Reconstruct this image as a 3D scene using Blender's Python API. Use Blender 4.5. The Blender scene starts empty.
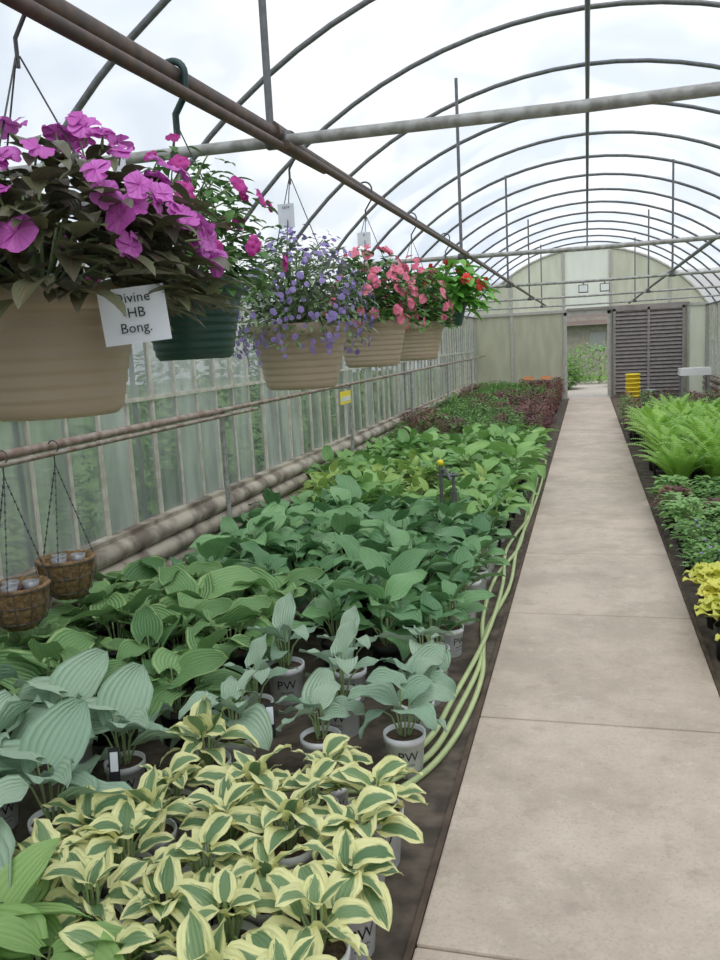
import bpy, math, random
from mathutils import Vector, Matrix
random.seed(7)
rnd = random.random
def ru(a,b): return a+(b-a)*random.random()
scene = bpy.context.scene
scene.view_settings.view_transform='Standard'
COL = scene.collection

# ------------------------------------------------------------ materials
def newmat(name):
    m = bpy.data.materials.new(name); m.use_nodes = True
    nt = m.node_tree; nt.nodes.clear()
    out = nt.nodes.new('ShaderNodeOutputMaterial')
    return m, nt, out
def N(nt, t, **k):
    n = nt.nodes.new(t)
    for a,b in k.items():
        if a in n.inputs: n.inputs[a].default_value = b
        else: setattr(n,a,b)
    return n
def c4(c): return (c[0],c[1],c[2],1)
def mixc(nt, fac, a, b):
    n = nt.nodes.new('ShaderNodeMix'); n.data_type='RGBA'
    for sock,val in ((n.inputs[0],fac),(n.inputs[6],a),(n.inputs[7],b)):
        if isinstance(val,bpy.types.NodeSocket): nt.links.new(val,sock)
        elif isinstance(val,tuple): sock.default_value=c4(val)
        else: sock.default_value=val
    return n.outputs[2]
def math_(nt, op, a, b=0.0, c=None):
    n = nt.nodes.new('ShaderNodeMath'); n.operation=op
    for i,v in enumerate((a,b,c)):
        if v is None: continue
        if isinstance(v,bpy.types.NodeSocket): nt.links.new(v,n.inputs[i])
        else: n.inputs[i].default_value=v
    return n.outputs[0]
def ramp(nt, fac, p0, p1):
    n = nt.nodes.new('ShaderNodeMapRange'); n.interpolation_type='SMOOTHSTEP'
    nt.links.new(fac,n.inputs[0]); n.inputs[1].default_value=p0; n.inputs[2].default_value=p1
    return n.outputs[0]

def mat_simple(name, col, rough=.6, metal=0, noise=0.0, nscale=8, col2=None, bump=0, stretch=None, transl=0):
    m,nt,out = newmat(name)
    p = N(nt,'ShaderNodeBsdfPrincipled'); p.inputs['Roughness'].default_value=rough; p.inputs['Metallic'].default_value=metal
    p.inputs['Base Color'].default_value=c4(col)
    tc = N(nt,'ShaderNodeTexCoord')
    vec = tc.outputs['Object']
    if stretch:
        mp = N(nt,'ShaderNodeMapping'); mp.inputs['Scale'].default_value=stretch
        nt.links.new(vec,mp.inputs[0]); vec=mp.outputs[0]
    nz = N(nt,'ShaderNodeTexNoise'); nz.inputs['Scale'].default_value=nscale; nz.inputs['Detail'].default_value=5
    nt.links.new(vec,nz.inputs['Vector'])
    if col2 is None: col2 = tuple(x*.55 for x in col)
    f = ramp(nt,nz.outputs[0],.35,.68)
    cc = mixc(nt, math_(nt,'MULTIPLY',f,max(noise,.15)), col, col2)
    nt.links.new(cc,p.inputs['Base Color'])
    if bump:
        b = N(nt,'ShaderNodeBump'); b.inputs['Strength'].default_value=bump; b.inputs['Distance'].default_value=.01
        nt.links.new(nz.outputs[0],b.inputs['Height']); nt.links.new(b.outputs[0],p.inputs['Normal'])
    if transl:
        t = N(nt,'ShaderNodeBsdfTranslucent'); nt.links.new(cc,t.inputs[0])
        mx = N(nt,'ShaderNodeMixShader'); mx.inputs[0].default_value=transl
        nt.links.new(p.outputs[0],mx.inputs[1]); nt.links.new(t.outputs[0],mx.inputs[2]); nt.links.new(mx.outputs[0],out.inputs[0])
    else: nt.links.new(p.outputs[0],out.inputs[0])
    return m

def mat_concrete(name):
    m,nt,out = newmat(name)
    p = N(nt,'ShaderNodeBsdfPrincipled'); p.inputs['Roughness'].default_value=.8
    tc = N(nt,'ShaderNodeTexCoord'); at=N(nt,'ShaderNodeAttribute'); at.attribute_name='rnd'
    def nz(s,d=6):
        n=N(nt,'ShaderNodeTexNoise'); n.inputs['Scale'].default_value=s; n.inputs['Detail'].default_value=d; n.inputs['Roughness'].default_value=.7
        nt.links.new(tc.outputs['Object'],n.inputs['Vector']); return n.outputs[0]
    big=nz(1.7); mid=nz(9,8); fine=nz(90,3)
    c=mixc(nt,ramp(nt,big,.36,.64),(.60,.50,.41),(.455,.375,.305))
    c=mixc(nt,math_(nt,'MULTIPLY',ramp(nt,mid,.53,.66),.45),c,(.66,.57,.48))
    c=mixc(nt,math_(nt,'MULTIPLY',ramp(nt,mid,.46,.34),.4),c,(.34,.27,.215))
    c=mixc(nt,math_(nt,'MULTIPLY',ramp(nt,fine,.5,.68),.35),c,(.32,.26,.20))
    c=mixc(nt,math_(nt,'MULTIPLY',at.outputs['Fac'],.25),c,(.40,.33,.27))
    nt.links.new(c,p.inputs['Base Color'])
    b=N(nt,'ShaderNodeBump'); b.inputs['Strength'].default_value=.4; b.inputs['Distance'].default_value=.004
    nt.links.new(fine,b.inputs['Height']); nt.links.new(b.outputs[0],p.inputs['Normal']); nt.links.new(p.outputs[0],out.inputs[0])
    return m

def mat_leaf(name, base, dark=None, margin=None, m0=.35, m1=.6, transl=.25, rough=.45, veins=7, bump=.35, midrib=None, nzamp=.9):
    m,nt,out = newmat(name)
    if dark is None: dark = tuple(x*.55 for x in base)
    uv = N(nt,'ShaderNodeUVMap'); sp = N(nt,'ShaderNodeSeparateXYZ'); nt.links.new(uv.outputs[0],sp.inputs[0])
    at = N(nt,'ShaderNodeAttribute'); at.attribute_name='rnd'
    oi = N(nt,'ShaderNodeObjectInfo')
    r = math_(nt,'MULTIPLY_ADD',oi.outputs['Random'],.45,math_(nt,'MULTIPLY',at.outputs['Fac'],.55))
    c = mixc(nt, r, dark, base)
    edge = math_(nt,'ABSOLUTE',math_(nt,'MULTIPLY_ADD',sp.outputs[0],2,-1))
    if margin:
        cx = N(nt,'ShaderNodeCombineXYZ')
        nt.links.new(math_(nt,'MULTIPLY',sp.outputs[0],11),cx.inputs[0]); nt.links.new(math_(nt,'MULTIPLY',sp.outputs[1],2.2),cx.inputs[1])
        nt.links.new(math_(nt,'MULTIPLY',at.outputs['Fac'],37),cx.inputs[2])
        nz = N(nt,'ShaderNodeTexNoise'); nz.inputs['Scale'].default_value=1.0; nz.inputs['Detail'].default_value=3
        nt.links.new(cx.outputs[0],nz.inputs['Vector'])
        e2 = math_(nt,'ADD',edge,math_(nt,'MULTIPLY_ADD',nz.outputs[0],nzamp,-nzamp/2))
        tip = math_(nt,'MULTIPLY',ramp(nt,sp.outputs[1],.7,1.0),.4)
        e3 = math_(nt,'ADD',e2,tip)
        c = mixc(nt, ramp(nt,e3,m0,m1), c, margin)
    if midrib:
        c = mixc(nt, math_(nt,'MULTIPLY',math_(nt,'SUBTRACT',1,ramp(nt,edge,.0,.12)),.6), c, midrib)
    p = N(nt,'ShaderNodeBsdfPrincipled'); p.inputs['Roughness'].default_value=rough
    nt.links.new(c,p.inputs['Base Color'])
    if bump:
        w = math_(nt,'ABSOLUTE',math_(nt,'SINE',math_(nt,'MULTIPLY',sp.outputs[0],math.pi*veins)))
        b = N(nt,'ShaderNodeBump'); b.inputs['Strength'].default_value=bump; b.inputs['Distance'].default_value=.006
        nt.links.new(w,b.inputs['Height']); nt.links.new(b.outputs[0],p.inputs['Normal'])
    t = N(nt,'ShaderNodeBsdfTranslucent'); nt.links.new(c,t.inputs[0])
    mx = N(nt,'ShaderNodeMixShader'); mx.inputs[0].default_value=transl
    nt.links.new(p.outputs[0],mx.inputs[1]); nt.links.new(t.outputs[0],mx.inputs[2]); nt.links.new(mx.outputs[0],out.inputs[0])
    return m

def mat_film(name, tint, clear, nscale=1.2):
    m,nt,out = newmat(name)
    tc = N(nt,'ShaderNodeTexCoord')
    mp = N(nt,'ShaderNodeMapping'); mp.inputs['Scale'].default_value=(.9,.6,.9); nt.links.new(tc.outputs['Object'],mp.inputs[0])
    nz = N(nt,'ShaderNodeTexNoise'); nz.inputs['Scale'].default_value=nscale; nz.inputs['Detail'].default_value=8; nz.inputs['Distortion'].default_value=1.0
    nt.links.new(mp.outputs[0],nz.inputs['Vector'])
    f = ramp(nt,nz.outputs[0],.40,.62)
    tr = N(nt,'ShaderNodeBsdfTransparent'); nt.links.new(mixc(nt,f,(.95,.97,1.0),(.58,.66,.78)),tr.inputs[0])
    tl = N(nt,'ShaderNodeBsdfTranslucent'); tl.inputs[0].default_value=c4(tint)
    df = N(nt,'ShaderNodeBsdfDiffuse'); df.inputs[0].default_value=c4(tint)
    m1 = N(nt,'ShaderNodeMixShader'); m1.inputs[0].default_value=.3
    nt.links.new(tl.outputs[0],m1.inputs[1]); nt.links.new(df.outputs[0],m1.inputs[2])
    m2 = N(nt,'ShaderNodeMixShader'); m2.inputs[0].default_value=clear
    nt.links.new(m1.outputs[0],m2.inputs[1]); nt.links.new(tr.outputs[0],m2.inputs[2])
    nt.links.new(m2.outputs[0],out.inputs[0])
    return m

def mat_panel(name, a, b, transl=.45, rough=.35, clear=0.0):
    m,nt,out = newmat(name)
    tc = N(nt,'ShaderNodeTexCoord'); at = N(nt,'ShaderNodeAttribute'); at.attribute_name='rnd'
    mp = N(nt,'ShaderNodeMapping'); mp.inputs['Scale'].default_value=(6,6,1.4); nt.links.new(tc.outputs['Object'],mp.inputs[0])
    nz = N(nt,'ShaderNodeTexNoise'); nz.inputs['Scale'].default_value=1.1; nz.inputs['Detail'].default_value=7; nt.links.new(mp.outputs[0],nz.inputs['Vector'])
    f = math_(nt,'MULTIPLY_ADD',ramp(nt,nz.outputs[0],.3,.7),.5,math_(nt,'MULTIPLY',at.outputs['Fac'],.6))
    c = mixc(nt,f,a,b)
    p = N(nt,'ShaderNodeBsdfPrincipled'); p.inputs['Roughness'].default_value=rough; nt.links.new(c,p.inputs['Base Color'])
    t = N(nt,'ShaderNodeBsdfTranslucent'); nt.links.new(c,t.inputs[0])
    mx = N(nt,'ShaderNodeMixShader'); mx.inputs[0].default_value=transl
    nt.links.new(p.outputs[0],mx.inputs[1]); nt.links.new(t.outputs[0],mx.inputs[2])
    last=mx
    if clear:
        tr=N(nt,'ShaderNodeBsdfTransparent'); tr.inputs[0].default_value=(.75,.8,.8,1)
        m3=N(nt,'ShaderNodeMixShader')
        nt.links.new(math_(nt,'MULTIPLY_ADD',at.outputs['Fac'],clear,clear*.4),m3.inputs[0])
        nt.links.new(mx.outputs[0],m3.inputs[1]); nt.links.new(tr.outputs[0],m3.inputs[2]); last=m3
    nt.links.new(last.outputs[0],out.inputs[0])
    return m

# ------------------------------------------------------------ mesh builder
class MB:
    def __init__(s): s.v=[]; s.f=[]; s.m=[]; s.uv=[]; s.r=[]; s.sm=[]
    def grid(s, rows, mat, uvs=None, closed=False, r=0.5, smooth=True):
        b=len(s.v); nr=len(rows); nc=len(rows[0])
        for i,row in enumerate(rows):
            for j,p in enumerate(row):
                s.v.append(tuple(p)); s.r.append(r)
                s.uv.append(uvs[i][j] if uvs else (j/max(nc-1,1), i/max(nr-1,1)))
        for i in range(nr-1):
            for j in range(nc if closed else nc-1):
                j2=(j+1)%nc
                s.f.append((b+i*nc+j,b+i*nc+j2,b+(i+1)*nc+j2,b+(i+1)*nc+j)); s.m.append(mat); s.sm.append(smooth)
    def poly(s, pts, mat, r=.5):
        b=len(s.v)
        for p in pts: s.v.append(tuple(p)); s.r.append(r); s.uv.append((0.5,.5))
        s.f.append(tuple(range(b,b+len(pts)))); s.m.append(mat); s.sm.append(False)
    def box(s, lo, hi, mat, r=.5):
        x0,y0,z0=lo; x1,y1,z1=hi; b=len(s.v)
        for p in ((x0,y0,z0),(x1,y0,z0),(x1,y1,z0),(x0,y1,z0),(x0,y0,z1),(x1,y0,z1),(x1,y1,z1),(x0,y1,z1)):
            s.v.append(p); s.r.append(r); s.uv.append((.5,.5))
        for f in ((0,3,2,1),(4,5,6,7),(0,1,5,4),(1,2,6,5),(2,3,7,6),(3,0,4,7)):
            s.f.append(tuple(b+i for i in f)); s.m.append(mat); s.sm.append(False)
    def tube(s, path, rad, mat, n=8, caps=True, r=.5):
        path=[Vector(p) for p in path]; rows=[]
        t0=(path[1]-path[0]).normalized()
        up=Vector((0,0,1)) if abs(t0.z)<.9 else Vector((1,0,0))
        a=t0.cross(up).normalized()
        for i,p in enumerate(path):
            if i==0: t=t0
            elif i==len(path)-1: t=(path[i]-path[i-1]).normalized()
            else: t=(path[i+1]-path[i-1]).normalized()
            a=(a-t*a.dot(t)).normalized(); bb=t.cross(a)
            rr = rad[i] if isinstance(rad,(list,tuple)) else rad
            rows.append([p+a*rr*math.cos(2*math.pi*k/n)+bb*rr*math.sin(2*math.pi*k/n) for k in range(n)])
        s.grid(rows,mat,closed=True,r=r)
        if caps:
            s.poly(rows[0][::-1],mat); s.poly(rows[-1],mat)
    def lathe(s, prof, mat, n=28, c=(0,0,0), r=.5, smooth=True):
        rows=[[ (c[0]+pr*math.cos(2*math.pi*k/n), c[1]+pr*math.sin(2*math.pi*k/n), c[2]+pz) for k in range(n)] for pr,pz in prof]
        s.grid(rows,mat,closed=True,r=r,smooth=smooth)
    def build(s, name, mats, parent=None, loc=(0,0,0), mesh_only=False):
        me=bpy.data.meshes.new(name); me.from_pydata(s.v,[],s.f)
        for m in mats: me.materials.append(m)
        me.polygons.foreach_set('material_index',s.m)
        me.polygons.foreach_set('use_smooth',s.sm)
        at=me.attributes.new('rnd','FLOAT','POINT'); at.data.foreach_set('value',s.r)
        ul=me.uv_layers.new(name='UVMap')
        li=[0]*len(me.loops); me.loops.foreach_get('vertex_index',li)
        buf=[0.0]*(2*len(li))
        for k,vi in enumerate(li): buf[2*k],buf[2*k+1]=s.uv[vi]
        ul.data.foreach_set('uv',buf); me.update()
        if mesh_only: return me
        return addobj(name,me,parent,loc)
def addobj(name, me, parent=None, loc=(0,0,0), rz=0, sc=1):
    o=bpy.data.objects.new(name,me); COL.objects.link(o)
    o.location=loc; o.rotation_euler=(0,0,rz); o.scale=(sc,sc,sc)
    if parent: o.parent=parent
    return o
def empty(name, loc=(0,0,0)):
    o=bpy.data.objects.new(name,None); COL.objects.link(o); o.location=loc; o.empty_display_size=.1
    return o

def leaf(b, base, az, e0, e1, L, W, mat, cup=.25, twist=0, nu=7, nv=9, shape=.62, lobe=.35, wave=.0, r=None, sharp=.8):
    if r is None: r=rnd()
    p=Vector(base); rows=[]; uvs=[]; ph=ru(0,6)
    for i in range(nv):
        s=i/(nv-1); e=e0+(e1-e0)*s
        d=Vector((math.cos(az)*math.cos(e),math.sin(az)*math.cos(e),math.sin(e)))
        if i: p=p+d*(L/(nv-1))
        side=Vector((-math.sin(az),math.cos(az),0)); side=Matrix.Rotation(twist*(.4+.6*s),3,d)@side
        nrm=d.cross(side)*-1
        if nrm.z<0 and abs(e)<1.5: nrm=-nrm
        ss=.03+.97*s
        f=max(math.sin(math.pi*min(ss,1)**shape),0)**sharp
        w=W/2*f*(1-.1*s)
        row=[];ur=[]
        for j in range(nu):
            u=-1+2*j/(nu-1)
            q=p+side*(w*u)+nrm*(cup*w*abs(u)**1.3)-d*(lobe*W*.5*u*u*(1-s)**3)
            if wave: q=q+nrm*(wave*W*abs(u)**2*math.sin(s*11+ph+(2 if u>0 else 0)))
            row.append(q); ur.append(((u+1)/2,s))
        rows.append(row); uvs.append(ur)
    b.grid(rows,mat,uvs,r=r)
    return r

def flower(b, c, nrm, size, mat, n=5, r=None, cupf=.15, narrow=1.0, hi=False):
    if r is None: r=rnd()
    nrm=Vector(nrm).normalized(); a=nrm.cross(Vector((0,0,1)) if abs(nrm.z)<.9 else Vector((1,0,0))).normalized(); bb=nrm.cross(a)
    c=Vector(c); ph=ru(0,6.28)
    prof=((.04,.08),(.3,.38),(.65,.62),(.9,.5),(1.0,.22)) if not hi else ((.04,.06),(.25,.30),(.5,.52),(.72,.62),(.88,.57),(.97,.40),(1.0,.18))
    us=(-1,0,1) if not hi else (-1,-.5,0,.5,1)
    for k in range(n):
        t=ph+2*math.pi*k/n+(ru(-.12,.12) if hi else 0); d=a*math.cos(t)+bb*math.sin(t); sd=nrm.cross(d); ln=ru(.85,1.12) if hi else 1; tl=ru(-.35,.4) if hi else 0
        rows=[]
        for i,(s,w) in enumerate(prof):
            lift=cupf*size*.5*(s*1.6-s*s*1.8)+k*size*.006+tl*s*s*size*.5
            last=i>=len(prof)-2
            row=[]
            for u in us:
                notch=-.06*size*.5*(1-abs(u)) if last else 0
                q=c+d*(size*.5*s*ln+notch)+sd*(size*.5*w*u*narrow)+nrm*(lift+abs(u)*size*(.03*ru(-1,1) if not hi else .08*math.sin(s*4+k)))
                row.append(q)
            rows.append(row)
        b.grid(rows,mat,r=min(1,max(0,r+ru(-.25,.25))))

# ------------------------------------------------------------ materials list
M_film = mat_film('roof_film',(.89,.92,.95),.5,1.0)
M_pipe = mat_simple('galvanised_pipe',(.16,.165,.17),.5,.4,.6,30)
M_pipe2= mat_simple('galvanised_pipe_light',(.40,.40,.385),.5,.15,.8,25,(.20,.19,.17))
M_rust = mat_simple('rusty_pipe',(.066,.046,.040),.55,0,.8,22,(.14,.08,.05))
M_railp= mat_simple('rail_pipe',(.36,.30,.25),.5,.15,.9,16,(.19,.11,.075))
M_wall = mat_panel('glazed_panel',(.56,.585,.57),(.17,.19,.19),.40,.18,.30)
M_batt = mat_simple('panel_frame',(.78,.75,.66),.6,0,.5,12,(.46,.40,.31),transl=.2)
M_trim = mat_simple('cream_trim',(.52,.46,.37),.6,0,.95,5,(.16,.125,.095))
M_end  = mat_panel('endwall_panel',(.72,.71,.60),(.54,.53,.43),.55)
M_endL = mat_panel('endwall_panel_light',(.88,.88,.82),(.78,.78,.71),.62)
M_endf = mat_simple('endwall_frame',(.46,.45,.40),.6,0,.4,9)
M_door = mat_simple('grey_slat',(.22,.195,.185),.6,0,.5,9)
M_conc = mat_concrete('concrete')
M_soilg= mat_simple('bed_ground',(.15,.12,.09),.95,0,.9,9,(.05,.04,.03),.6)
M_edge = mat_simple('timber_edging',(.12,.085,.06),.9,0,.8,9,(.05,.035,.025),.4)
M_grass= mat_simple('grass',(.14,.26,.05),.9,0,.8,3,(.07,.14,.03),.5)
M_gravel=mat_simple('gravel',(.45,.42,.38),.9,0,.8,14,(.25,.23,.21),.5)
M_potw = mat_simple('pot_white',(.86,.87,.89),.3,0,.25,20)
M_potk = mat_simple('pot_black',(.015,.015,.017),.5,0,.3,20)
M_ink  = mat_simple('label_ink',(.02,.02,.025),.5)
M_soil = mat_simple('potting_soil',(.05,.033,.022),.95,0,.8,60,(.13,.085,.05),.8)
M_stem = mat_simple('green_stem',(.36,.48,.22),.5,0,.3,20,transl=.15)
L_var  = mat_leaf('hosta_leaf_variegated',(.27,.40,.19),(.11,.22,.09),margin=(.94,.92,.46),m0=.36,m1=.58,transl=.2)
L_plain= mat_leaf('hosta_leaf_plain',(.38,.58,.20),(.24,.42,.13),transl=.2,bump=.4)
L_blue = mat_leaf('hosta_leaf_blue',(.50,.64,.47),(.24,.40,.27),transl=.15,rough=.5,veins=9,bump=.6)
L_dark = mat_leaf('hosta_leaf_dark',(.28,.48,.18),(.10,.23,.08),transl=.2,veins=10,bump=.8,margin=(.36,.52,.20),m0=.85,m1=1.05)
L_mid  = mat_leaf('hosta_leaf_mid',(.27,.49,.21),(.08,.21,.085),transl=.18,bump=.5,rough=.33)
L_grn  = mat_leaf('hosta_leaf_green',(.33,.56,.17),(.13,.30,.08),transl=.22,bump=.4,rough=.36)
L_lime = mat_leaf('hosta_leaf_lime',(.46,.60,.17),(.24,.42,.10),transl=.25,bump=.4)
L_purp = mat_leaf('purple_leaf',(.28,.10,.08),(.08,.035,.035),transl=.2,bump=0)
L_bush = mat_leaf('bush_leaf',(.24,.45,.10),(.08,.20,.045),transl=.25,bump=0)
L_fern = mat_leaf('fern_frond',(.42,.68,.13),(.22,.45,.06),transl=.35,bump=0)
L_chart= mat_leaf('chartreuse_leaf',(.90,.84,.18),(.60,.66,.12),transl=.3,bump=.3)
L_imp  = mat_leaf('impatiens_leaf',(.20,.23,.11),(.08,.06,.045),transl=.15,rough=.35,bump=.2,midrib=(.25,.10,.10))
L_bask = mat_leaf('basket_leaf',(.28,.38,.20),(.11,.19,.08),transl=.2,bump=0)
L_bask2= mat_leaf('basket_leaf_dark',(.18,.35,.10),(.06,.15,.04),transl=.2,bump=0)
L_big  = mat_leaf('begonia_leaf',(.24,.54,.10),(.09,.30,.05),transl=.3,bump=.2)
F_mag  = mat_leaf('petal_magenta',(.86,.26,.80),(.56,.08,.46),transl=.25,bump=.2,veins=4,midrib=(.60,.08,.45))
F_bud  = mat_leaf('petal_fuchsia',(.72,.06,.42),(.46,.02,.26),transl=.25,bump=0)
F_blu  = mat_leaf('petal_blue',(.44,.34,.70),(.24,.17,.48),transl=.2,bump=0)
F_pnk  = mat_leaf('petal_pink',(.95,.32,.42),(.80,.14,.28),transl=.25,bump=0)
F_red  = mat_leaf('petal_red',(.85,.05,.04),(.6,.02,.02),transl=.2,bump=0)
M_tan  = mat_simple('tan_plastic',(.41,.325,.235),.4,0,.25,4,(.34,.265,.19))
M_gpot = mat_simple('green_plastic',(.015,.06,.045),.4,0,.2,4)
M_wire = mat_simple('hanger_wire',(.10,.10,.10),.4,.4)
M_hook = mat_simple('green_hook',(.012,.045,.04),.4)
M_card = mat_simple('white_card',(.84,.87,.93),.5)
M_coir = mat_simple('coir',(.27,.17,.08),.95,0,.9,40,(.11,.065,.03),1.0)
M_hose = mat_simple('green_hose',(.54,.63,.31),.4,0,.4,8,(.34,.44,.18))
M_yel  = mat_simple('yellow_plastic',(.95,.75,.05),.45)
M_orng = mat_simple('orange_sign',(.85,.35,.15),.5)
M_steel= mat_simple('steel_grey',(.30,.31,.32),.4,.4)
M_wht  = mat_simple('white_enamel',(.80,.81,.80),.4)
M_brick= mat_simple('shed_siding',(.30,.27,.25),.8,0,.5,5)
M_roofs= mat_simple('shed_roof',(.13,.10,.09),.8,0,.5,8)

# ------------------------------------------------------------ shell
Y0,Y1=-3.66,22.4; HW=2.9; EAVE=2.2; ZC=.37; R=3.43
def arc(R_,n=28):
    a0=math.asin((EAVE-ZC)/3.43)
    return [ (R_*math.cos(math.pi-a0-(math.pi-2*a0)*i/n), ZC+R_*math.sin(math.pi-a0-(math.pi-2*a0)*i/n)) for i in range(n+1)]
b=MB(); b.box((-HW-.05,Y0,-.2),(HW+.05,Y1+.05,0),0); b.build('floor',[M_soilg])
b=MB(); b.box((-30,-20,-.4),(30,60,-.21),0); 
b.box((-.9,Y1+.06,-.2),(1.0,Y1+9,-.01),1); b.box((-9,Y1+.06,-.2),(9,Y1+20,-.03),0); b.build('ground_outside',[M_grass,M_gravel])
b=MB(); y=-2.25
while y<Y1-.1:
    y2=min(y+1.39,Y1-.08); b.box((-.455,y,0),(.548,y2,.025),0,r=rnd()); y+=1.40
o=b.build('walkway',[M_conc])
bv=o.modifiers.new('bev','BEVEL'); bv.width=.008; bv.segments=2
b=MB(); b.box((-.478,Y0+.1,0),(-.458,Y1-.1,.018),0); b.box((.551,Y0+.1,0),(.571,Y1-.1,.018),0); b.build('path_edging',[M_edge])
# roof film
rows=[]; yy=Y0
A=arc(R+.03,36)
while yy<=Y1+.001:
    rows.append([(x+ .0,yy,z+.006*math.sin(yy*5+i*.7)) for i,(x,z) in enumerate(A)]); yy+=(Y1-Y0)/60
b=MB(); b.grid(rows,0); b.build('ceiling',[M_film])
hoops=[2.56+1.24*k for k in range(-5,16)]
b=MB()
for hy in hoops:
    path=[(-HW-.06,hy,0),(-HW-.06,hy,2.0)]+[(x,hy,z) for x,z in arc(R-.0,28)]+[(HW+.06,hy,2.0),(HW+.06,hy,0)]
    b.tube(path,.018,0,8)
b.tube([(.02,Y0,3.78),(.02,Y1,3.78)],.019,0,8)
b.tube([(-HW+.05,Y0,EAVE),(-HW+.05,Y1,EAVE)],.022,0,8)
b.tube([(HW-.05,Y0,EAVE),(HW-.05,Y1,EAVE)],.022,0,8)
b.build('greenhouse_hoop_frame',[M_pipe])
def pz(y):   # slightly sagging lengthwise pipe
    P=[(-3.6,2.20),(1.4,2.275),(2.74,2.312),(6.7,2.338),(22.4,2.38)]
    for (a,za),(c,zc) in zip(P,P[1:]):
        if y<=c: return za+(zc-za)*(y-a)/(c-a)
    return 2.38
b=MB()
for i,by in enumerate([-1.5,2.72,7.0,11.2,15.4,19.6]):
    b.tube([(-HW+.04,by,2.305),(0,by,2.285),(HW-.04,by,2.305)],.019,0,10)
    for sx in (-.98,1.02):
        hz=ZC+math.sqrt(R*R-sx*sx)
        b.tube([(sx,by-.06,2.28),(sx,by-.06,hz)],.013,1,8)
        b.tube([(sx-.035,by,2.295),(sx+.035,by,2.295)],.028,1,10)
b.build('cross_bar_trusses',[M_pipe2,M_pipe])
b=MB()
b.tube([(-.98,y_,pz(y_)) for y_ in (Y0+.1,1.4,2.9)],.025,0,12); b.tube([(-.98,y_,pz(y_)) for y_ in (2.7,6.7,Y1-.1)],.019,0,10)
b.tube([(-.925,y_,pz(y_)-.058) for y_ in (Y0+.1,1.4,3.05)],.015,0,10); b.tube([(-.91,y_,pz(y_)-.058) for y_ in (2.6,6.7,Y1-3)],.014,0,10)
b.tube([(-.98,2.66,pz(2.7)),(-.98,2.80,pz(2.7))],.034,0,12)
b.build('hanging_rail_pipe',[M_rust])
b=MB(); b.tube([(1.02,Y0+.1,2.34),(1.02,Y1-.1,2.34)],.019,0,10); b.build('hanging_rail_pipe',[M_pipe])
def sidewall(name,sx):
    b=MB(); y=Y0; W_=.34
    while y<Y1-.01:
        y2=min(y+W_,Y1)
        for z0,z1 in ((0,1.34),(1.34,EAVE+.03)):
            tilt=ru(-.008,.008)
            b.grid([[(sx*(HW+.012)+tilt,y,z0),(sx*(HW+.012)-tilt,y2,z0)],[(sx*(HW+.012)+tilt,y,z1),(sx*(HW+.012)-tilt,y2,z1)]],0,r=rnd(),smooth=False)
        lo=min(sx*(HW-.004),sx*(HW+.03)); hi=max(sx*(HW-.004),sx*(HW+.03))
        b.box((lo,y-.012,.45),(hi,y+.012,EAVE),1)
        y+=W_
    b.box((sx*HW-.012,Y0,1.325),(sx*HW+.012,Y1,1.35),1)
    return b.build(name,[M_wall,M_batt])
sidewall('wall_left',-1); sidewall('wall_right',1)
for nm,sx in (('trim_1',-1),('trim_2',1)):
    b=MB()
    for z,rr in ((.16,.07),(.30,.07),(.43,.06)):
        b.tube([(sx*(HW-.06),Y0,z),(sx*(HW-.06),Y1,z)],rr,0,12)
    b.box((sx*HW-.03 if sx<0 else sx*HW-.06,Y0,.49),(sx*HW+.06 if sx<0 else sx*HW+.03,Y1,.52),0)
    b.build(nm,[M_trim])
b=MB(); RX=-2.6
b.tube([(RX,Y0+.1,1.2),(RX,5.6,1.2)],.024,0,10); b.tube([(RX,5.5,1.2),(RX,Y1-.1,1.2)],.018,0,10)
b.tube([(RX+.05,Y0+.1,1.17),(RX+.05,6.2,1.165)],.013,0,8)
for py in (-1.3,2.2,5.7,9.2,12.7,16.2,19.7):
    b.tube([(RX-.03,py,0),(RX-.03,py,1.2)],.02,1,8); b.tube([(RX-.03,py,1.16),(-HW+.03,py,1.16)],.014,1,8)
b.build('side_rail',[M_railp,M_pipe2])

def archz(x): return ZC+math.sqrt(max(R*R-x*x,0))
b=MB(); yb=Y1
def pan(x0,x1,z0,z1,mi,arch=False):
    r=rnd()
    if arch:
        n=10; xs=[x0+(x1-x0)*i/n for i in range(n+1)]
        top=[(x,archz(x)) for x in xs]
        pts=[(x0,z0),(x1,z0)]+top[::-1]
        pts=[p for i,p in enumerate(pts) if i==0 or (abs(p[0]-pts[i-1][0])+abs(p[1]-pts[i-1][1]))>1e-4]
        b.poly([(x,yb,z) for x,z in pts],mi,r)
    else: b.box((x0,yb-.01,z0),(x1,yb+.01,z1),mi,r)
for x0,x1,mi in ((-2.9,-1.9,0),(-1.9,-.57,0)):
    pan(x0,x1,0,2.2,mi)
pan(.56,2.38,0,2.3,0); pan(2.38,2.9,0,2.2,1)
for x0,x1,mi in ((-2.9,-1.9,0),(-1.9,-.57,0),(-.57,.58,1),(.58,2.0,0),(2.0,2.9,0)):
    pan(x0,x1,2.2,0,mi,True)
def fr(x0,x1,z0,z1,d=.05): b.box((x0,yb-d,z0),(x1,yb+.03,z1),2)
for x in (-1.9,-.57,.58):
    fr(x-.035,x+.035,0,archz(x)-.02)
fr(2.0-.03,2.0+.03,2.2,archz(2.0)); fr(2.4,2.46,0,2.2)
fr(-2.9,-.57,2.2,2.27,.06); fr(-.57,2.9,2.2,2.27,.06); fr(-2.9,-.57,0,.25,.04); fr(-2.9,-2.83,0,2.2); fr(2.83,2.9,0,2.2)
fr(-.57,-.5,0,2.2,.07); fr(.5,.58,0,2.2,.07); fr(-.57,.58,2.12,2.2,.07)
b.tube([(x,yb-.03,z) for x,z in arc(R-.01,30)],.035,2,8)
b.build('wall_back',[M_end,M_endL,M_endf])
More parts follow.
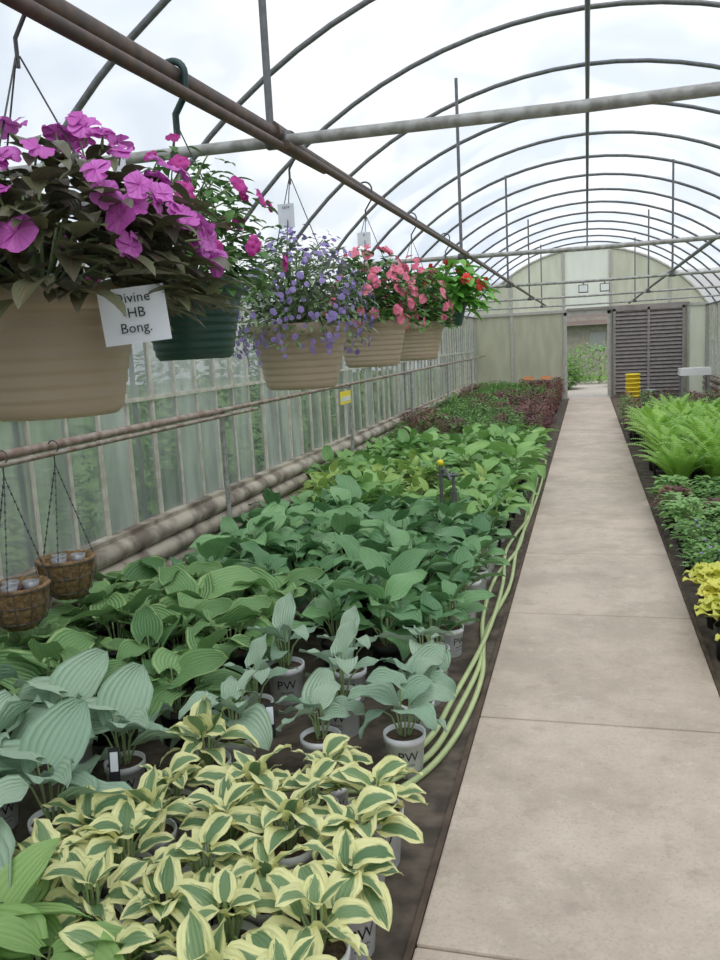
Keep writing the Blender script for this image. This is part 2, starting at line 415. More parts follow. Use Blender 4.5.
b=MB(); x0,x1=.64,2.33
b.box((x0,yb-.14,.05),(x1,yb-.11,2.22),0)
for i in range(22):
    z=.12+i*.095; b.grid([[(x0+.05,yb-.15,z),(x1-.05,yb-.15,z)],[(x0+.05,yb-.19,z+.02),(x1-.05,yb-.19,z+.02)],[(x0+.05,yb-.155,z+.085),(x1-.05,yb-.155,z+.085)]],0,smooth=False)
for xx in (x0,(x0+x1)/2-.03,x1-.06): b.box((xx,yb-.20,.05),(xx+.06,yb-.14,2.22),1)
b.box((x0,yb-.20,2.16),(x1,yb-.14,2.24),1); b.box((-.5,yb-.12,2.24),(2.45,yb-.09,2.30),1)
b.build('door_1',[M_door,M_brick])
b=MB(); b.poly([(x,Y0,z) for x,z in [(-HW,0),(HW,0)]+[(x,z) for x,z in arc(R,20)][::-1]],0); b.build('wall_front',[M_film])

# ------------------------------------------------------------ text
def textmesh(txt,size):
    cu=bpy.data.curves.new('t','FONT'); cu.body=txt; cu.size=size; cu.align_x='CENTER'; cu.resolution_u=2
    o=bpy.data.objects.new('t',cu); COL.objects.link(o)
    bpy.context.view_layer.update()
    me=bpy.data.meshes.new_from_object(o.evaluated_get(bpy.context.evaluated_depsgraph_get()))
    vs=[tuple(v.co) for v in me.vertices]; fs=[tuple(p.vertices) for p in me.polygons]
    bpy.data.objects.remove(o); bpy.data.curves.remove(cu); bpy.data.meshes.remove(me)
    return vs,fs
T_PW=textmesh('PW',.055); T_S1=textmesh('PROVEN',.014); T_S2=textmesh('perennials',.012)
def addtext(b,T,mat,fn):
    vs,fs=T; base=len(b.v)
    for v in vs: b.v.append(tuple(fn(v[0],v[1]))); b.r.append(.5); b.uv.append((.5,.5))
    for f in fs: b.f.append(tuple(base+i for i in f)); b.m.append(mat); b.sm.append(False)

def potmesh(b,rt,rb,h,mp,msoil,mink=None):
    b.lathe([(0.001,0),(rb,0),(rb+.003,.004),(rt-.006,h-.03),(rt,h-.028),(rt+.001,h),(rt-.006,h),(rt-.009,h-.02),(0.001,h-.016)],mp,24)
    b.lathe([(rt-.008,h-.018),(rt*.5,h-.01),(.001,h-.012)],msoil,18)
    if mink is not None:
        def mk(z0,da=0):
            def fn(x,y):
                z=z0+y; rr=rb+.003+(rt-.009-rb)*(z-.004)/(h-.034)+.0012
                a=x/rr+da; return (rr*math.cos(a),rr*math.sin(a),z)
            return fn
        for da in (0,math.pi):
            addtext(b,T_PW,mink,mk(h*.46,da)); addtext(b,T_S1,mink,mk(h*.33,da)); addtext(b,T_S2,mink,mk(h*.24,da))

def hosta_mesh(name,lmat,pmat,n,L,W,H,spread,seed,cup=.25,wave=.03,lobe=.35,e_in=60,e_out=12,droop=55,pot=True,rt=.083,rb=.064,ph=.165,shape=.62,sharp=.8):
    random.seed(seed); b=MB()
    if pot: potmesh(b,rt,rb,ph,2,3,4 if pmat is M_potw else None)
    a0=ru(0,6)
    for i in range(n):
        k=i/(n-1); az=a0+i*2.399+ru(-.35,.35)
        rr=spread*(.12+.88*k**.8)*ru(.7,1.25); zz=ph+H*(1-.5*k)*ru(.65,1.25)
        p1=Vector((math.cos(az)*rr,math.sin(az)*rr,zz)); p0=Vector((math.cos(az)*.015,math.sin(az)*.015,ph-.02))
        mid=(p0+p1)/2+Vector((0,0,.02+.15*rr))
        b.tube([p0,mid,p1],[.0045,.004,.0035],1,5,caps=False)
        e0=math.radians(e_in+(e_out-e_in)*k+ru(-18,18)); e1=e0-math.radians(droop*ru(.5,1.5))
        s=ru(.65,1.2)
        leaf(b,p1,az+ru(-.6,.6),e0,e1,L*s,W*s*ru(.88,1.12),0,cup=cup*ru(.3,1.6),twist=ru(-.8,.8),wave=wave*ru(.6,1.6),lobe=lobe,shape=shape,sharp=sharp)
    return b.build(name,[lmat,M_stem,pmat,M_soil,M_ink],mesh_only=True)
def variants(name,k,**kw):
    return [hosta_mesh(name+'_mesh',seed=100+i*13+len(name),**kw) for i in range(k)]
V={}
V['var']=variants('variegated',9,lmat=L_var,pmat=M_potw,n=14,L=.125,W=.086,H=.10,spread=.075,cup=.25,e_in=60,e_out=14,droop=60,wave=.08,lobe=.15,shape=.68,sharp=.72)
V['plain']=variants('plain',3,lmat=L_plain,pmat=M_potk,n=9,L=.19,W=.13,H=.13,spread=.10,cup=.2,e_in=40,e_out=5,droop=40,wave=.03)
V['blue']=variants('blue',6,lmat=L_blue,pmat=M_potw,n=8,L=.235,W=.19,H=.22,spread=.12,cup=.38,wave=.08,lobe=.5,e_in=55,e_out=5,droop=50,sharp=.65)
V['bluem']=variants('bluem',6,lmat=L_blue,pmat=M_potw,n=7,L=.175,W=.13,H=.16,spread=.08,cup=.35,wave=.08,lobe=.5,e_in=55,e_out=10,droop=50,sharp=.68)
V['dark']=variants('dark',6,lmat=L_dark,pmat=M_potk,n=9,L=.235,W=.185,H=.18,spread=.14,cup=.22,wave=.06,lobe=.6,e_in=45,e_out=0,droop=45,sharp=.68)
V['mid']=variants('mid',8,lmat=L_mid,pmat=M_potk,n=10,L=.225,W=.155,H=.20,spread=.13,cup=.28,wave=.07,lobe=.4,e_in=60,e_out=5,droop=55,sharp=.75)
V['midw']=variants('midw',5,lmat=L_mid,pmat=M_potw,n=9,L=.18,W=.12,H=.18,spread=.09,cup=.28,wave=.04,lobe=.4,e_in=60,e_out=15,droop=55)
V['grn']=variants('grn',7,lmat=L_grn,pmat=M_potk,n=12,L=.20,W=.13,H=.20,spread=.14,cup=.3,wave=.05,e_in=60,e_out=8,droop=55)
V['lime']=variants('lime',4,lmat=L_lime,pmat=M_potk,n=13,L=.17,W=.09,H=.19,spread=.14,cup=.3,wave=.03,e_in=60,e_out=8,droop=60)

def bush_mesh(name,lmat,n,rad,h,L,W,seed,stems=10,shape=.8,fl=None,nfl=0,fsize=.02):
    random.seed(seed); b=MB(); potmesh(b,.083,.064,.165,2,3)
    for i in range(stems):
        a=ru(0,6.28); e=ru(.1,1)
        tip=Vector((math.cos(a)*rad*e*.8,math.sin(a)*rad*e*.8,.165+h*ru(.7,1)))
        b.tube([(0,0,.15),(tip.x*.4,tip.y*.4,.165+h*.4),tuple(tip)],[.004,.003,.002],1,5,caps=False)
    for i in range(n):
        a=ru(0,6.28); u=rnd()**.6; z=rnd()
        rr=rad*math.sqrt(max(1-(z*.9)**2,.1))*u
        leaf(b,(math.cos(a)*rr,math.sin(a)*rr,.17+h*z),a+ru(-.8,.8),ru(-.1,1.0),ru(-.8,.2),L*ru(.7,1.2),W*ru(.7,1.2),0,nu=3,nv=5,lobe=0,shape=shape)
    for i in range(nfl):
        a=ru(0,6.28); rr=rad*ru(0,1); flower(b,(math.cos(a)*rr,math.sin(a)*rr,.17+h*(1.05-.4*(rr/rad)**2)),(math.cos(a)*.4,math.sin(a)*.4,1),fsize,5,r=rnd())
    return b.build(name+'_mesh',[lmat,M_stem,M_potk,M_soil,M_ink]+([fl] if fl else []),mesh_only=True)
V['purp']=[bush_mesh('purple_bush',L_purp,120,.15,.36,.09,.035,i+50) for i in range(4)]
V['bush']=[bush_mesh('green_bush',L_bush,130,.15,.34,.07,.035,i+60) for i in range(4)]
V['bed']=[bush_mesh('bedding',L_bush,150,.15,.15,.06,.03,i+70,fl=F_blu,nfl=5) for i in range(4)]
V['grbed']=[bush_mesh('green_bedding',L_grn,120,.15,.17,.08,.04,i+80) for i in range(4)]
V['pbed']=[bush_mesh('purple_bedding',L_purp,110,.14,.14,.07,.045,i+90) for i in range(2)]
def heuchera(seed):
    random.seed(seed); b=MB(); potmesh(b,.083,.064,.165,2,3)
    for i in range(30):
        k=i/29; az=i*2.4; rr=.15*k**.7*ru(.8,1.1); z=.17+.12*(1-.5*k)*ru(.8,1.1)
        b.tube([(0,0,.15),(math.cos(az)*rr*.6,math.sin(az)*rr*.6,z-.01),(math.cos(az)*rr,math.sin(az)*rr,z)],.002,1,4,caps=False)
        leaf(b,(math.cos(az)*rr*.8,math.sin(az)*rr*.8,z),az,ru(.2,.9),ru(-.6,0),.08*ru(.8,1.2),.09*ru(.8,1.2),0,wave=.12,lobe=.8,shape=.7,sharp=.5)
    return b.build('heuchera_mesh',[L_chart,M_stem,M_potk,M_soil,M_ink],mesh_only=True)
V['heu']=[heuchera(i) for i in range(3)]
def fern(seed):
    random.seed(seed); b=MB(); potmesh(b,.10,.08,.18,2,3)
    for i in range(26):
        az=i*2.4+ru(-.3,.3); L=ru(.42,.63); e0=math.radians(ru(62,88)); e1=e0-math.radians(ru(40,85)); p=Vector((0,0,.17)); pts=[]; n=24
        for k in range(n+1):
            s=k/n; e=e0+(e1-e0)*s*s
            d=Vector((math.cos(az)*math.cos(e),math.sin(az)*math.cos(e),math.sin(e)))
            if k: p=p+d*L/n
            pts.append((p.copy(),d))
        b.tube([q for q,_ in pts],.0025,1,4,caps=False)
        side=Vector((-math.sin(az),math.cos(az),0)); r=rnd()
        for k in range(2,n+1):
            s=k/n; w=.075*math.sin(math.pi*min(1,(s*.93)**.8))+.008
            q,d=pts[k]; hw=L/n*.36
            for sg in (-1,1):
                tip=q+side*sg*w+d*w*.45-Vector((0,0,w*.25))
                b.grid([[q-d*hw,q+d*hw],[(q+tip)/2-d*hw*.9+Vector((0,0,.004)),(q+tip)/2+d*hw*.9+Vector((0,0,.004))],[tip-d*hw*.2,tip+d*hw*.2]],0,r=r)
    return b.build('fern_mesh',[L_fern,M_stem,M_potk,M_soil,M_ink],mesh_only=True)
V['fern']=[fern(i+5) for i in range(4)]

random.seed(11)
groups={}
def place(gname,key,x,y,rz=None,sc=1,z=0.0):
    if gname not in groups: groups[gname]=empty(gname)
    if rz is None: rz=ru(0,6.28)
    addobj(gname+'_plant',random.choice(V[key]),groups[gname],(x,y,z),rz,sc)
def facing(): return math.radians(-62+ru(-35,35))
# --- left bed
for j in range(6):           # variegated, front
    for i in range(4):
        x=-.65-.20*i+ru(-.022,.022)-(.02*j if i==3 else 0); y=1.50+.205*j+ru(-.022,.022)
        if x<-1.15 and y<1.62: continue
        if i==0 and j==5: continue
        if j==5 and i==2: continue
        place('potted_variegated_hostas','var',x,y,facing(),ru(.88,1.1))
for x,y in ((-1.47,1.80),(-1.46,2.00),(-.67,1.29),(-.87,1.28)): place('potted_variegated_hostas','var',x,y,facing(),.98)
for x,y in ((-1.22,1.45),(-1.10,1.22),(-1.42,1.54),(-1.38,1.26)): place('potted_green_hosta_front','plain',x,y,None,ru(.98,1.08))
for (x,y,s) in ((-1.68,2.12,.95),(-1.66,2.52,.90),(-1.98,1.86,1.0),(-2.02,2.26,.95),(-1.96,2.64,.90),(-2.34,2.05,1),(-2.34,2.45,.95),(-1.72,1.74,.95)):
    place('potted_blue_hostas','blue',x,y,facing(),s)
for (x,y) in ((-.69,2.90),(-.98,2.82),(-1.30,2.74),(-.70,3.20),(-1.02,3.14),(-1.35,3.08),(-.72,3.50),(-1.05,3.46),(-1.38,3.42)):
    place('potted_blue_hostas','bluem',x+ru(-.02,.02),y+ru(-.02,.02),facing(),ru(.92,1.12))
y=2.95
while y<4.3:
    x=-1.68
    while x>-2.64:
        place('potted_dark_hostas','dark',x+ru(-.04,.04),y+ru(-.04,.04),None,ru(.8,1.08)); x-=.30
    y+=.30
y=3.82
while y<21.8:
    st=.28 if y<8 else .27
    x=-.72
    while x>-2.66:
        if y<4.35 and x<-1.45: x-=st; continue
        px=x+ru(-.045,.045); py=y+ru(-.045,.045)
        if x>-.8: px=x+ru(-.02,.02)
        n1=math.sin(px*2.1+py*.6); q=py+ru(-.35,.35)
        if q<6.6: key,g=('mid','potted_hostas_bluegreen')
        elif q<8.3 and px<-1.15+ru(-.3,.3): key,g=('lime','potted_lime_hostas') if rnd()<.7 else ('grn','potted_green_hostas')
        elif q<11.4: key,g=('grn','potted_green_hostas')
        elif q<17.5:
            pp = n1*.4+ru(-.5,.5)+(px+1.5)*.35
            key,g=(('purp','potted_purple_perennials') if pp>-.05 else ('bush','potted_leafy_perennials'))
        else: key,g=(('bush','potted_leafy_perennials') if n1+ru(-.6,.6)>.1 else ('purp','potted_purple_perennials'))
        if key=='mid' and x>-.8: key='midw'
        place(g,key,px,py,facing() if key=='midw' else None,ru(.72,1.15) if key!='midw' else ru(.85,1.0))
        x-=st
    y+=st
# --- right bed
y=3.9
while y<16.5:
    st=.27 if y<7.6 else .36
    if y<5.1: key,g='heu','potted_lime_heucheras'
    elif y<6.3: key,g='bed','potted_flowering_perennials'
    elif y<7.7: key,g='grbed','potted_bedding_plants'
    elif y<12.5: key,g='fern','potted_ferns'
    else: key,g='bush','potted_leafy_perennials_right'
    x=.69 if key!='fern' else .80
    lim=2.3 if key=='fern' else 2.55
    while x<lim:
        kk,gg=key,g
        if key in('bed','grbed') and rnd()<.10: kk,gg='pbed','potted_purple_bedding'
        if key=='bush' and rnd()<.25: kk,gg='purp','potted_purple_perennials_right'
        place(gg,kk,x+ru(-.02,.03),y+ru(-.03,.03),None,ru(.88,1.1))
        x+=st
    y+=st

# ------------------------------------------------------------ hanging baskets
def basket(name,x,y,ztop,rt,h,potm,kind,seed,dome=(.3,.25),hook=False):
    random.seed(seed)
    root=empty(name,(x,y,ztop)); PZ=pz(y)
    b=MB(); rb=rt*.74
    prof=[(0.001,-h),(rb*.9,-h),(rb,-h+.012)]
    for k in range(7):
        z=-h+.012+(h-.06)*(k+1)/7; rr=rb+(rt*.95-rb)*(k+1)/7
        prof+= [(rr-.0035,z-.012),(rr-.0035,z-.007),(rr+.0005,z-.003),(rr+.0005,z)]
    prof+=[(rt*.95,-.045),(rt,-.042),(rt+.004,-.035),(rt+.004,-.004),(rt,0),(rt-.008,0),(rt-.012,-.03),(.001,-.03)]
    b.lathe(prof,0,48); b.lathe([(rt-.012,-.02),(.001,-.012)],1,24)
    b.build('pot',[potm,M_soil],root)
    b=MB(); top=PZ-ztop
    for k in range(3):
        a=k*2.094+.6
        b.tube([(rt*math.cos(a),rt*math.sin(a),-.01),(rt*.5*math.cos(a),rt*.5*math.sin(a),top*.45),(.004*math.cos(a),.004*math.sin(a),top-.12)],.0018,0,5)
    R0=.034
    hk=[(0,-.0,top-.14),(0,.0,top-.09),(R0*.9,0,top-.045)]+[(R0*math.cos(t),0,top+R0*math.sin(t)) for t in [x_*.3 for x_ in range(-1,9)]]
    b.tube(hk,.009 if hook else .004,1 if hook else 0,8)
    b.build('hanger',[M_wire,M_hook],root)
    b=MB(); dr,dz=dome
    def domept(inner=.0,zmin=-.28):
        a=ru(0,2*math.pi); z=ru(zmin,1); rr=math.sqrt(max(1-z*z if z>0 else 1-.3*z*z,0))
        k=ru(inner,1)**.5; k*=1+.12*math.sin(a*5+seed)*math.cos(z*4+seed)
        return a,Vector((dr*rr*math.cos(a)*k,dr*rr*math.sin(a)*k,.03+dz*z*k)),Vector((rr*math.cos(a)/dr,rr*math.sin(a)/dr,z/dz)).normalized()
    def stems(n,mi=1):
        for i in range(n):
            a,p,nn=domept(.7); b.tube([(0,0,-.02),(p.x*.4,p.y*.4,max(p.z*.8,.05)),tuple(p)],[.004,.003,.002],mi,5,caps=False)
    if kind=='impatiens':
        stems(30)
        for i in range(700):
            a,p,nn=domept(.2,-.35); leaf(b,p,a+ru(-.7,.7),ru(-.3,.8),ru(-1.1,-.1),ru(.07,.115),ru(.034,.054),0,nu=5,nv=6,lobe=0,shape=.8,cup=.3)
        for i in range(105):
            a,p,nn=domept(.9,-.15); p=p*1.08+Vector((0,0,.02))
            n2=(nn+Vector((ru(-.7,.7),ru(-.7,.7)-.2,ru(-.2,.7)))).normalized()
            flower(b,p,n2,ru(.038,.064),2,r=rnd(),cupf=.15,hi=True)
            b.tube([p-n2*.03,p],.002,1,4,caps=False)
    elif kind=='fuchsia':
        stems(40)
        for i in range(900):
            a,p,nn=domept(.1,-.35); leaf(b,p,a+ru(-.8,.8),ru(-.5,.9),ru(-1.0,0),ru(.03,.052),ru(.02,.03),0,nu=3,nv=5,lobe=0,shape=.8)
        for i in range(34):
            a,p,nn=domept(.9,-.2); p=p*1.1; flower(b,p,nn,ru(.035,.05),2,r=rnd(),cupf=.8)
    elif kind=='blue':
        stems(60)
        for i in range(1900):
            a,p,nn=domept(.1,-.4); leaf(b,p,a+ru(-.9,.9),ru(-.5,1),ru(-1.0,.2),ru(.03,.05),ru(.011,.018),0,nu=3,nv=4,lobe=0,shape=.8)
        for i in range(560):
            a,p,nn=domept(.85,-.5); p=p*ru(1.0,1.12); flower(b,p,nn+Vector((ru(-.5,.5),ru(-.5,.5),0)),ru(.014,.024),2,r=rnd(),narrow=.75)
        for i in range(6):
            a=ru(3.5,5.9); r0=rt*1.03; p=[(r0*math.cos(a),r0*math.sin(a),.02),(r0*1.15*math.cos(a),r0*1.15*math.sin(a),-.04),(r0*1.13*math.cos(a+.08),r0*1.13*math.sin(a+.08),-.04-ru(.03,.10))]
            b.tube(p,.0018,1,4); 
            for q in range(4): 
                v=Vector(p[1]).lerp(Vector(p[2]),q/3); flower(b,v,(math.cos(a),math.sin(a),.2),.018,2,narrow=.75)
    elif kind in('pink','red'):
        stems(30)
        for i in range(800):
            a,p,nn=domept(.1,-.25); leaf(b,p,a+ru(-.8,.8),ru(-.4,.9),ru(-1.0,0),ru(.04,.065),ru(.025,.04),0,nu=3,nv=5,lobe=0,shape=.7)
        for i in range(75):
            a,p,nn=domept(.9,-.2); p=p*1.08; flower(b,p,nn,ru(.035,.055),2,r=rnd(),hi=True)
    elif kind=='begonia':
        stems(16)
        for i in range(190):
            a,p,nn=domept(.1,-.5); leaf(b,p,a+ru(-.5,.5),ru(-.2,.9),ru(-1.2,-.2),ru(.11,.17),ru(.09,.12),0,nu=5,nv=6,lobe=.5,cup=.25)
        for i in range(16):
            a,p,nn=domept(.9,-.2); p=p*1.15; flower(b,p,nn,ru(.07,.09),2,r=rnd(),n=6,hi=True)
    lm={'impatiens':L_imp,'fuchsia':L_bask2,'blue':L_bask,'pink':L_bask2,'red':L_bask2,'begonia':L_big}[kind]
    fm={'impatiens':F_mag,'fuchsia':F_bud,'blue':F_blu,'pink':F_pnk,'red':F_red,'begonia':F_red}[kind]
    b.build('foliage_and_flowers',[lm,M_stem,fm],root)
    return root
B1=basket('hanging_impatiens_basket',-.98,1.38,1.745,.172,.235,M_tan,'impatiens',1,(.30,.225))
B2=basket('hanging_fuchsia_basket',-.98,1.99,1.80,.135,.20,M_gpot,'fuchsia',2,(.22,.28),hook=True)
B3=basket('hanging_scaevola_basket',-.98,2.82,1.70,.172,.225,M_tan,'blue',3,(.235,.27))
B4=basket('hanging_geranium_basket',-.98,3.85,1.735,.172,.22,M_tan,'pink',4,(.21,.29))
B5=basket('hanging_geranium_basket',-.98,4.9,1.735,.172,.22,M_tan,'pink',5,(.21,.30))
B6=basket('hanging_begonia_basket',-.96,6.0,1.90,.14,.18,M_gpot,'begonia',6,(.25,.24))
B7=basket('hanging_geranium_basket',-.98,.45,1.745,.172,.235,M_tan,'pink',8,(.22,.2))
def card(name,parent,loc,w,h,rz,lines,size,tilt=0,roll=0):
    o_=MB(); n=8
    rows=[[( -w/2+w*i/n, .006*math.cos(i/n*3.1), zz) for i in range(n+1)] for zz in (-h/2,h/2)]
    o_.grid(rows,0)
    for k,l in enumerate(lines):
        T=textmesh(l,size); yy=h/2-size*1.05*(k+1)
        addtext(o_,T,1,lambda x,y,yy=yy: (x,-.003+.006*math.cos((x+w/2)/w*3.1),yy+y))
    o=o_.build(name,[M_card,M_ink],parent,loc); o.rotation_euler=(tilt,roll,rz); return o
card('price_tag',B1,(.235,-.085,-.062),.112,.094,math.radians(26),['Divine','-HB','Bong.'],.024,roll=-.08)
card('care_tag',B3,(-.0,-.06,.36),.055,.08,.3,['care'],.015)
card('care_tag',B4,(0,-.05,.36),.06,.06,.3,['$'],.015)
card('care_tag',B2,(-.10,-.12,.27),.035,.08,.3,['hb'],.015)
b=MB(); b.grid([[(-.006+.04*math.sin(s*.5),0,.62-.36*s/8),(.008+.04*math.sin(s*.5),.004,.62-.36*s/8)] for s in range(9)],0)
b.build('raffia_strip',[M_tan],B1,(-.10,-.05,-.10)).rotation_euler=(0,-.25,.3)

def coir(x,y,z,top):
    root=empty('hanging_coir_basket',(x,y,z)); random.seed(int(y*100)); b=MB()
    prof=[(.02,-.20),(.07,-.19),(.108,-.15),(.132,-.08),(.142,0),(.147,.014),(.132,.016),(.120,-.005),(.10,-.04),(.001,-.05)]
    n=36; rows=[]
    for pr,pz_ in prof: rows.append([((pr+ru(-.004,.004))*math.cos(2*math.pi*k/n),(pr+ru(-.004,.004))*math.sin(2*math.pi*k/n),pz_+ru(-.004,.004)) for k in range(n)])
    b.grid(rows,0,closed=True)
    for rr,zz in ((.148,.006),(.139,-.07),(.113,-.15)):
        b.tube([(rr*math.cos(t*.2618),rr*math.sin(t*.2618),zz) for t in range(25)],.0025,1,5,caps=False)
    for k in range(12):
        a=k*.5236; b.tube([(.149*math.cos(a),.149*math.sin(a),.006),(.141*math.cos(a),.141*math.sin(a),-.07),(.114*math.cos(a),.114*math.sin(a),-.155),(.03*math.cos(a),.03*math.sin(a),-.203)],.002,1,5,caps=False)
    H=top-z
    for k in range(3):
        a=k*2.094+.9; p0=Vector((.145*math.cos(a),.145*math.sin(a),.01)); p1=Vector((0,0,H-.09)); m=28
        for i in range(m):
            q0=p0.lerp(p1,i/m); q1=p0.lerp(p1,(i+.85)/m); w=.0045 if i%2 else .0022
            b.tube([q0,q1],w,1,5)
    b.tube([(0,0,H-.10),(0,0,H-.04)]+[(.03*math.cos(t),0,H+.03*math.sin(t)) for t in [-.6+.4*i for i in range(9)]],.0035,1,6)
    for (px,py) in ((-.05,.02),(.045,.04),(.0,-.055)):
        b.lathe([(.001,-.04),(.03,-.04),(.038,.022),(.034,.022),(.028,-.02),(.001,-.02)],3,14,(px,py,0))
    for i in range(26):
        a=ru(0,6.28); rr=ru(0,.09); leaf(b,(rr*math.cos(a),rr*math.sin(a),-.02),a,ru(.6,1.3),ru(-.3,.5),ru(.03,.06),.02,2,nu=3,nv=4,lobe=0)
    b.build('basket',[M_coir,M_wire,L_purp,M_steel],root)
coir(-2.56,3.55,.62,1.2); coir(-2.56,3.17,.59,1.2)

# ------------------------------------------------------------ hose
def smooth(pts,n=10):
    out=[]; P=[Vector(p) for p in pts]; P=[P[0]]+P+[P[-1]]
    for i in range(1,len(P)-2):
        for k in range(n):
            t=k/n; a,b_,c,d=P[i-1],P[i],P[i+1],P[i+2]
            out.append(.5*((2*b_)+(-a+c)*t+(2*a-5*b_+4*c-d)*t*t+(-a+3*b_-3*c+d)*t**3))
    out.append(P[-2]); return out
b=MB(); z=.017
for pts in ([(-.86,2.60,z),(-.70,2.68,z),(-.58,2.92,z),(-.515,3.3,z),(-.50,3.8,z),(-.55,4.4,z),(-.50,5.3,z),(-.53,6.3,z),(-.51,7.6,z),(-.50,9.2,z),(-.53,11,z)],
            [(-.9,2.63,z+.02),(-.74,2.70,z+.02),(-.60,2.96,z+.02),(-.56,3.4,z),(-.53,4.0,z),(-.60,4.7,z),(-.61,5.5,z),(-.52,6.4,z),(-.55,7.7,z),(-.55,8.9,z),(-.56,9.6,z)],
            [(-.9,2.66,z+.04),(-.74,2.76,z+.04),(-.62,3.04,z+.04),(-.60,3.5,z),(-.545,4.1,z+.02),(-.53,4.7,z+.02),(-.55,5.4,z+.01),(-.60,6.1,z+.02),(-.57,6.7,z+.02),(-.52,7.3,z+.02),(-.53,8.2,z+.02),(-.56,9.3,z),(-.60,9.9,z+.02)]):
    b.tube(smooth(pts),.0125,0,10)
b.build('garden_hose',[M_hose])
b=MB(); X,Y=-1.05,6.0
b.tube([(X,Y,0),(X,Y,.72)],.014,0,8); b.tube([(X+.09,Y+.02,0),(X+.09,Y+.02,.66)],.012,0,8)
b.tube([(X-.03,Y,.64),(X+.13,Y+.02,.64)],.013,0,8); b.tube([(X,Y,.68),(X+.05,Y-.05,.69),(X+.08,Y-.07,.62)],.012,0,8)
b.lathe([(.001,.04),(.02,.035),(.024,.02),(.02,0),(.001,0)],1,12,(X,Y,.72)); b.tube([(X+.09,Y+.02,.40),(X+.09,Y+.02,.52)],.022,0,8)
b.build('water_tap_riser',[M_pipe,M_yel])

# ------------------------------------------------------------ far-end objects
b=MB()
for k in range(6): b.lathe([(.001,0),(.12,0),(.155,.2),(.165,.2),(.165,.23),(.15,.23),(.14,.19),(.001,.19)],0,24,(.98,19.6,.0+.095*k))
b.build('yellow_bucket_stack',[M_yel])
b=MB(); b.lathe([(.001,0),(.14,0),(.165,.30),(.175,.30),(.175,.33),(.16,.33),(.15,.28),(.001,.27)],0,24,(1.36,19.8,0)); 
b.tube([(1.36+.17*math.cos(t),19.8,.31+.14*math.sin(t)) for t in [math.pi*i/10 for i in range(11)]],.006,1,6)
b.build('grey_bucket',[M_steel,M_wire])
b=MB(); b.box((2.0,19.9,.60),(2.65,20.4,.64),0); b.box((2.0,19.9,.64),(2.65,19.94,.76),0); b.box((2.0,20.36,.64),(2.65,20.4,.76),0); b.box((2.0,19.94,.64),(2.04,20.36,.76),0); b.box((2.61,19.94,.64),(2.65,20.36,.76),0)
for lx in (2.05,2.6):
    for ly in (19.95,20.35): b.box((lx-.02,ly-.02,0),(lx+.02,ly+.02,.6),1)
b.build('utility_sink',[M_wht,M_steel])
b=MB()
for xx in (-.04,.22):
    b.box((xx-.06,11.1,2.14),(xx+.06,11.17,2.24),0); b.box((xx-.05,11.09,2.15),(xx+.05,11.1,2.23),1); b.tube([(xx,11.15,2.24),(xx,11.2,2.29)],.01,0,6)
b.build('twin_floodlight',[M_pipe,M_wht])
b=MB(); b.box((RX+.03,8.6,1.00),(RX+.035,9.0,1.14),0); b.box((RX+.0351,8.62,1.03),(RX+.037,8.98,1.08),1); b.build('rail_sign',[M_yel,M_wht])
for i,(x,y) in enumerate(((-1.35,20.3),(-.95,20.3))):
    b=MB(); b.box((x-.12,y,.62),(x+.12,y+.01,.70),0); b.tube([(x,y+.015,0),(x,y+.015,.68)],.006,1,6); b.build('plant_sign',[M_orng,M_steel])
for (x,y) in ((-1.54,2.26),(-1.14,2.68)):
    b=MB(); b.box((-.018,0,.10),(.018,.002,.23),0); b.box((-.013,-.001,.15),(.013,.0,.215),1); o=b.build('plant_label',[M_ink,M_card],None,(x,y,.09)); o.rotation_euler=(-.2,0,.35)

# ------------------------------------------------------------ outside
def shrub(x,y,rad,h,seed,n=1500,zb=-.03,nm='garden_shrub'):
    random.seed(seed); b=MB(); b.tube([(0,0,-.05),(0,0,h*.5)],.05,1,8)
    for i in range(n):
        a=ru(0,6.28); z=ru(0,1); k=ru(.6,1); rr=rad*math.sqrt(max(1-(z*2-1)**2*.8,0))*k
        leaf(b,(rr*math.cos(a),rr*math.sin(a),.05+h*z*(.6+.4*k)),a,ru(-.3,1),ru(-.8,.3),ru(.12,.2),ru(.07,.1),0,nu=3,nv=3,lobe=0)
    return b.build(nm,[L_bush,M_stem],None,(x,y,zb))
for i,(x,y,r,h) in enumerate(((-1.0,26.5,.9,1.0),(.5,30,1.7,1.3),(1.5,27,.8,1.1),(-2.6,31,1.5,1.9),(3.4,32,1.6,2.0))): shrub(x,y,r,h,i+20)
s0=shrub(-4.6,4.4,1.0,1.7,77,1300,-.21,'added_side_shrub')  # shrubs added outside the left wall to darken its see-through panels
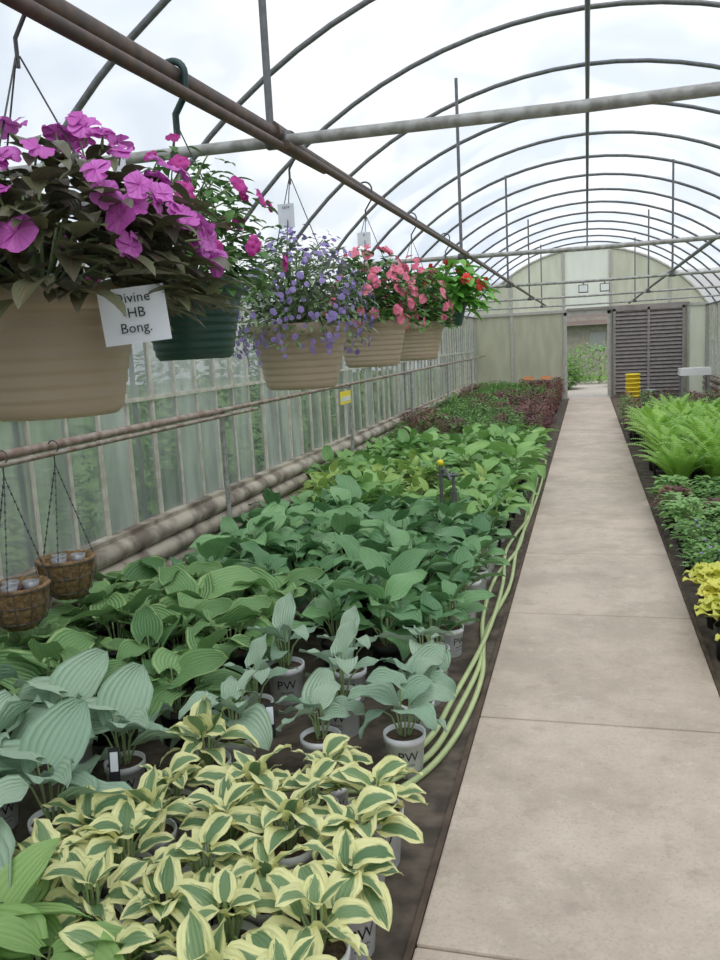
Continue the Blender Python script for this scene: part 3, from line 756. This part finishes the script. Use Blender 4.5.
for (x,y,s) in ((-4.5,7.2,.8),(-4.9,10.2,1.2),(-4.6,13.5,.9),(-4.8,17,1.2),(-5.2,1.6,1.1)):
    addobj('added_side_shrub',s0.data,None,(x,y,-.21),ru(0,6),s)
b=MB(); b.box((-6,35,-.03),(6,42,2.3),0); b.poly([(-6.4,34.6,2.0),(6.4,34.6,2.0),(6.4,39.5,4.2),(-6.4,39.5,4.2)],1); b.poly([(-6.4,42.4,2.25),(-6.4,39.5,4.2),(6.4,39.5,4.2),(6.4,42.4,2.25)],1)
b.box((.1,34.97,1.0),(.7,35,1.7),2); b.build('neighbouring_house',[M_brick,M_roofs,M_steel])

# ------------------------------------------------------------ light
w=bpy.data.worlds.new('sky'); scene.world=w; w.use_nodes=True; nt=w.node_tree; nt.nodes.clear()
out=nt.nodes.new('ShaderNodeOutputWorld'); bg=nt.nodes.new('ShaderNodeBackground'); bg.inputs[1].default_value=1.15
tc=nt.nodes.new('ShaderNodeTexCoord'); nz=nt.nodes.new('ShaderNodeTexNoise'); nz.inputs['Scale'].default_value=2.5; nz.inputs['Detail'].default_value=5
nt.links.new(tc.outputs['Generated'],nz.inputs['Vector'])
nt.links.new(mixc(nt,ramp(nt,nz.outputs[0],.35,.65),(.80,.87,.98),(1,1,1)),bg.inputs[0]); nt.links.new(bg.outputs[0],out.inputs[0])
sl=bpy.data.lights.new('overcast_sun','SUN'); sl.energy=2.6; sl.angle=math.radians(45); sl.color=(1,.94,.86)
so=bpy.data.objects.new('overcast_sun',sl); COL.objects.link(so); so.rotation_euler=(math.radians(25),math.radians(12),0); so.location=(0,5,12)

# ------------------------------------------------------------ camera
Bv=Vector((227,145,-830)).normalized(); d=Vector((1,.052,0)); Zc=d.cross(Vector((227,145,-830))).normalized()
Xc=Bv.cross(Zc).normalized()
M=Matrix((Xc,Bv,Zc)).to_4x4(); M.translation=Vector((0,0,1.61))
cd=bpy.data.cameras.new('camera'); cd.sensor_fit='VERTICAL'; cd.sensor_height=36; cd.lens=830/960*36; cd.clip_start=.02; cd.clip_end=200
co=bpy.data.objects.new('camera',cd); COL.objects.link(co); co.matrix_world=M; scene.camera=co
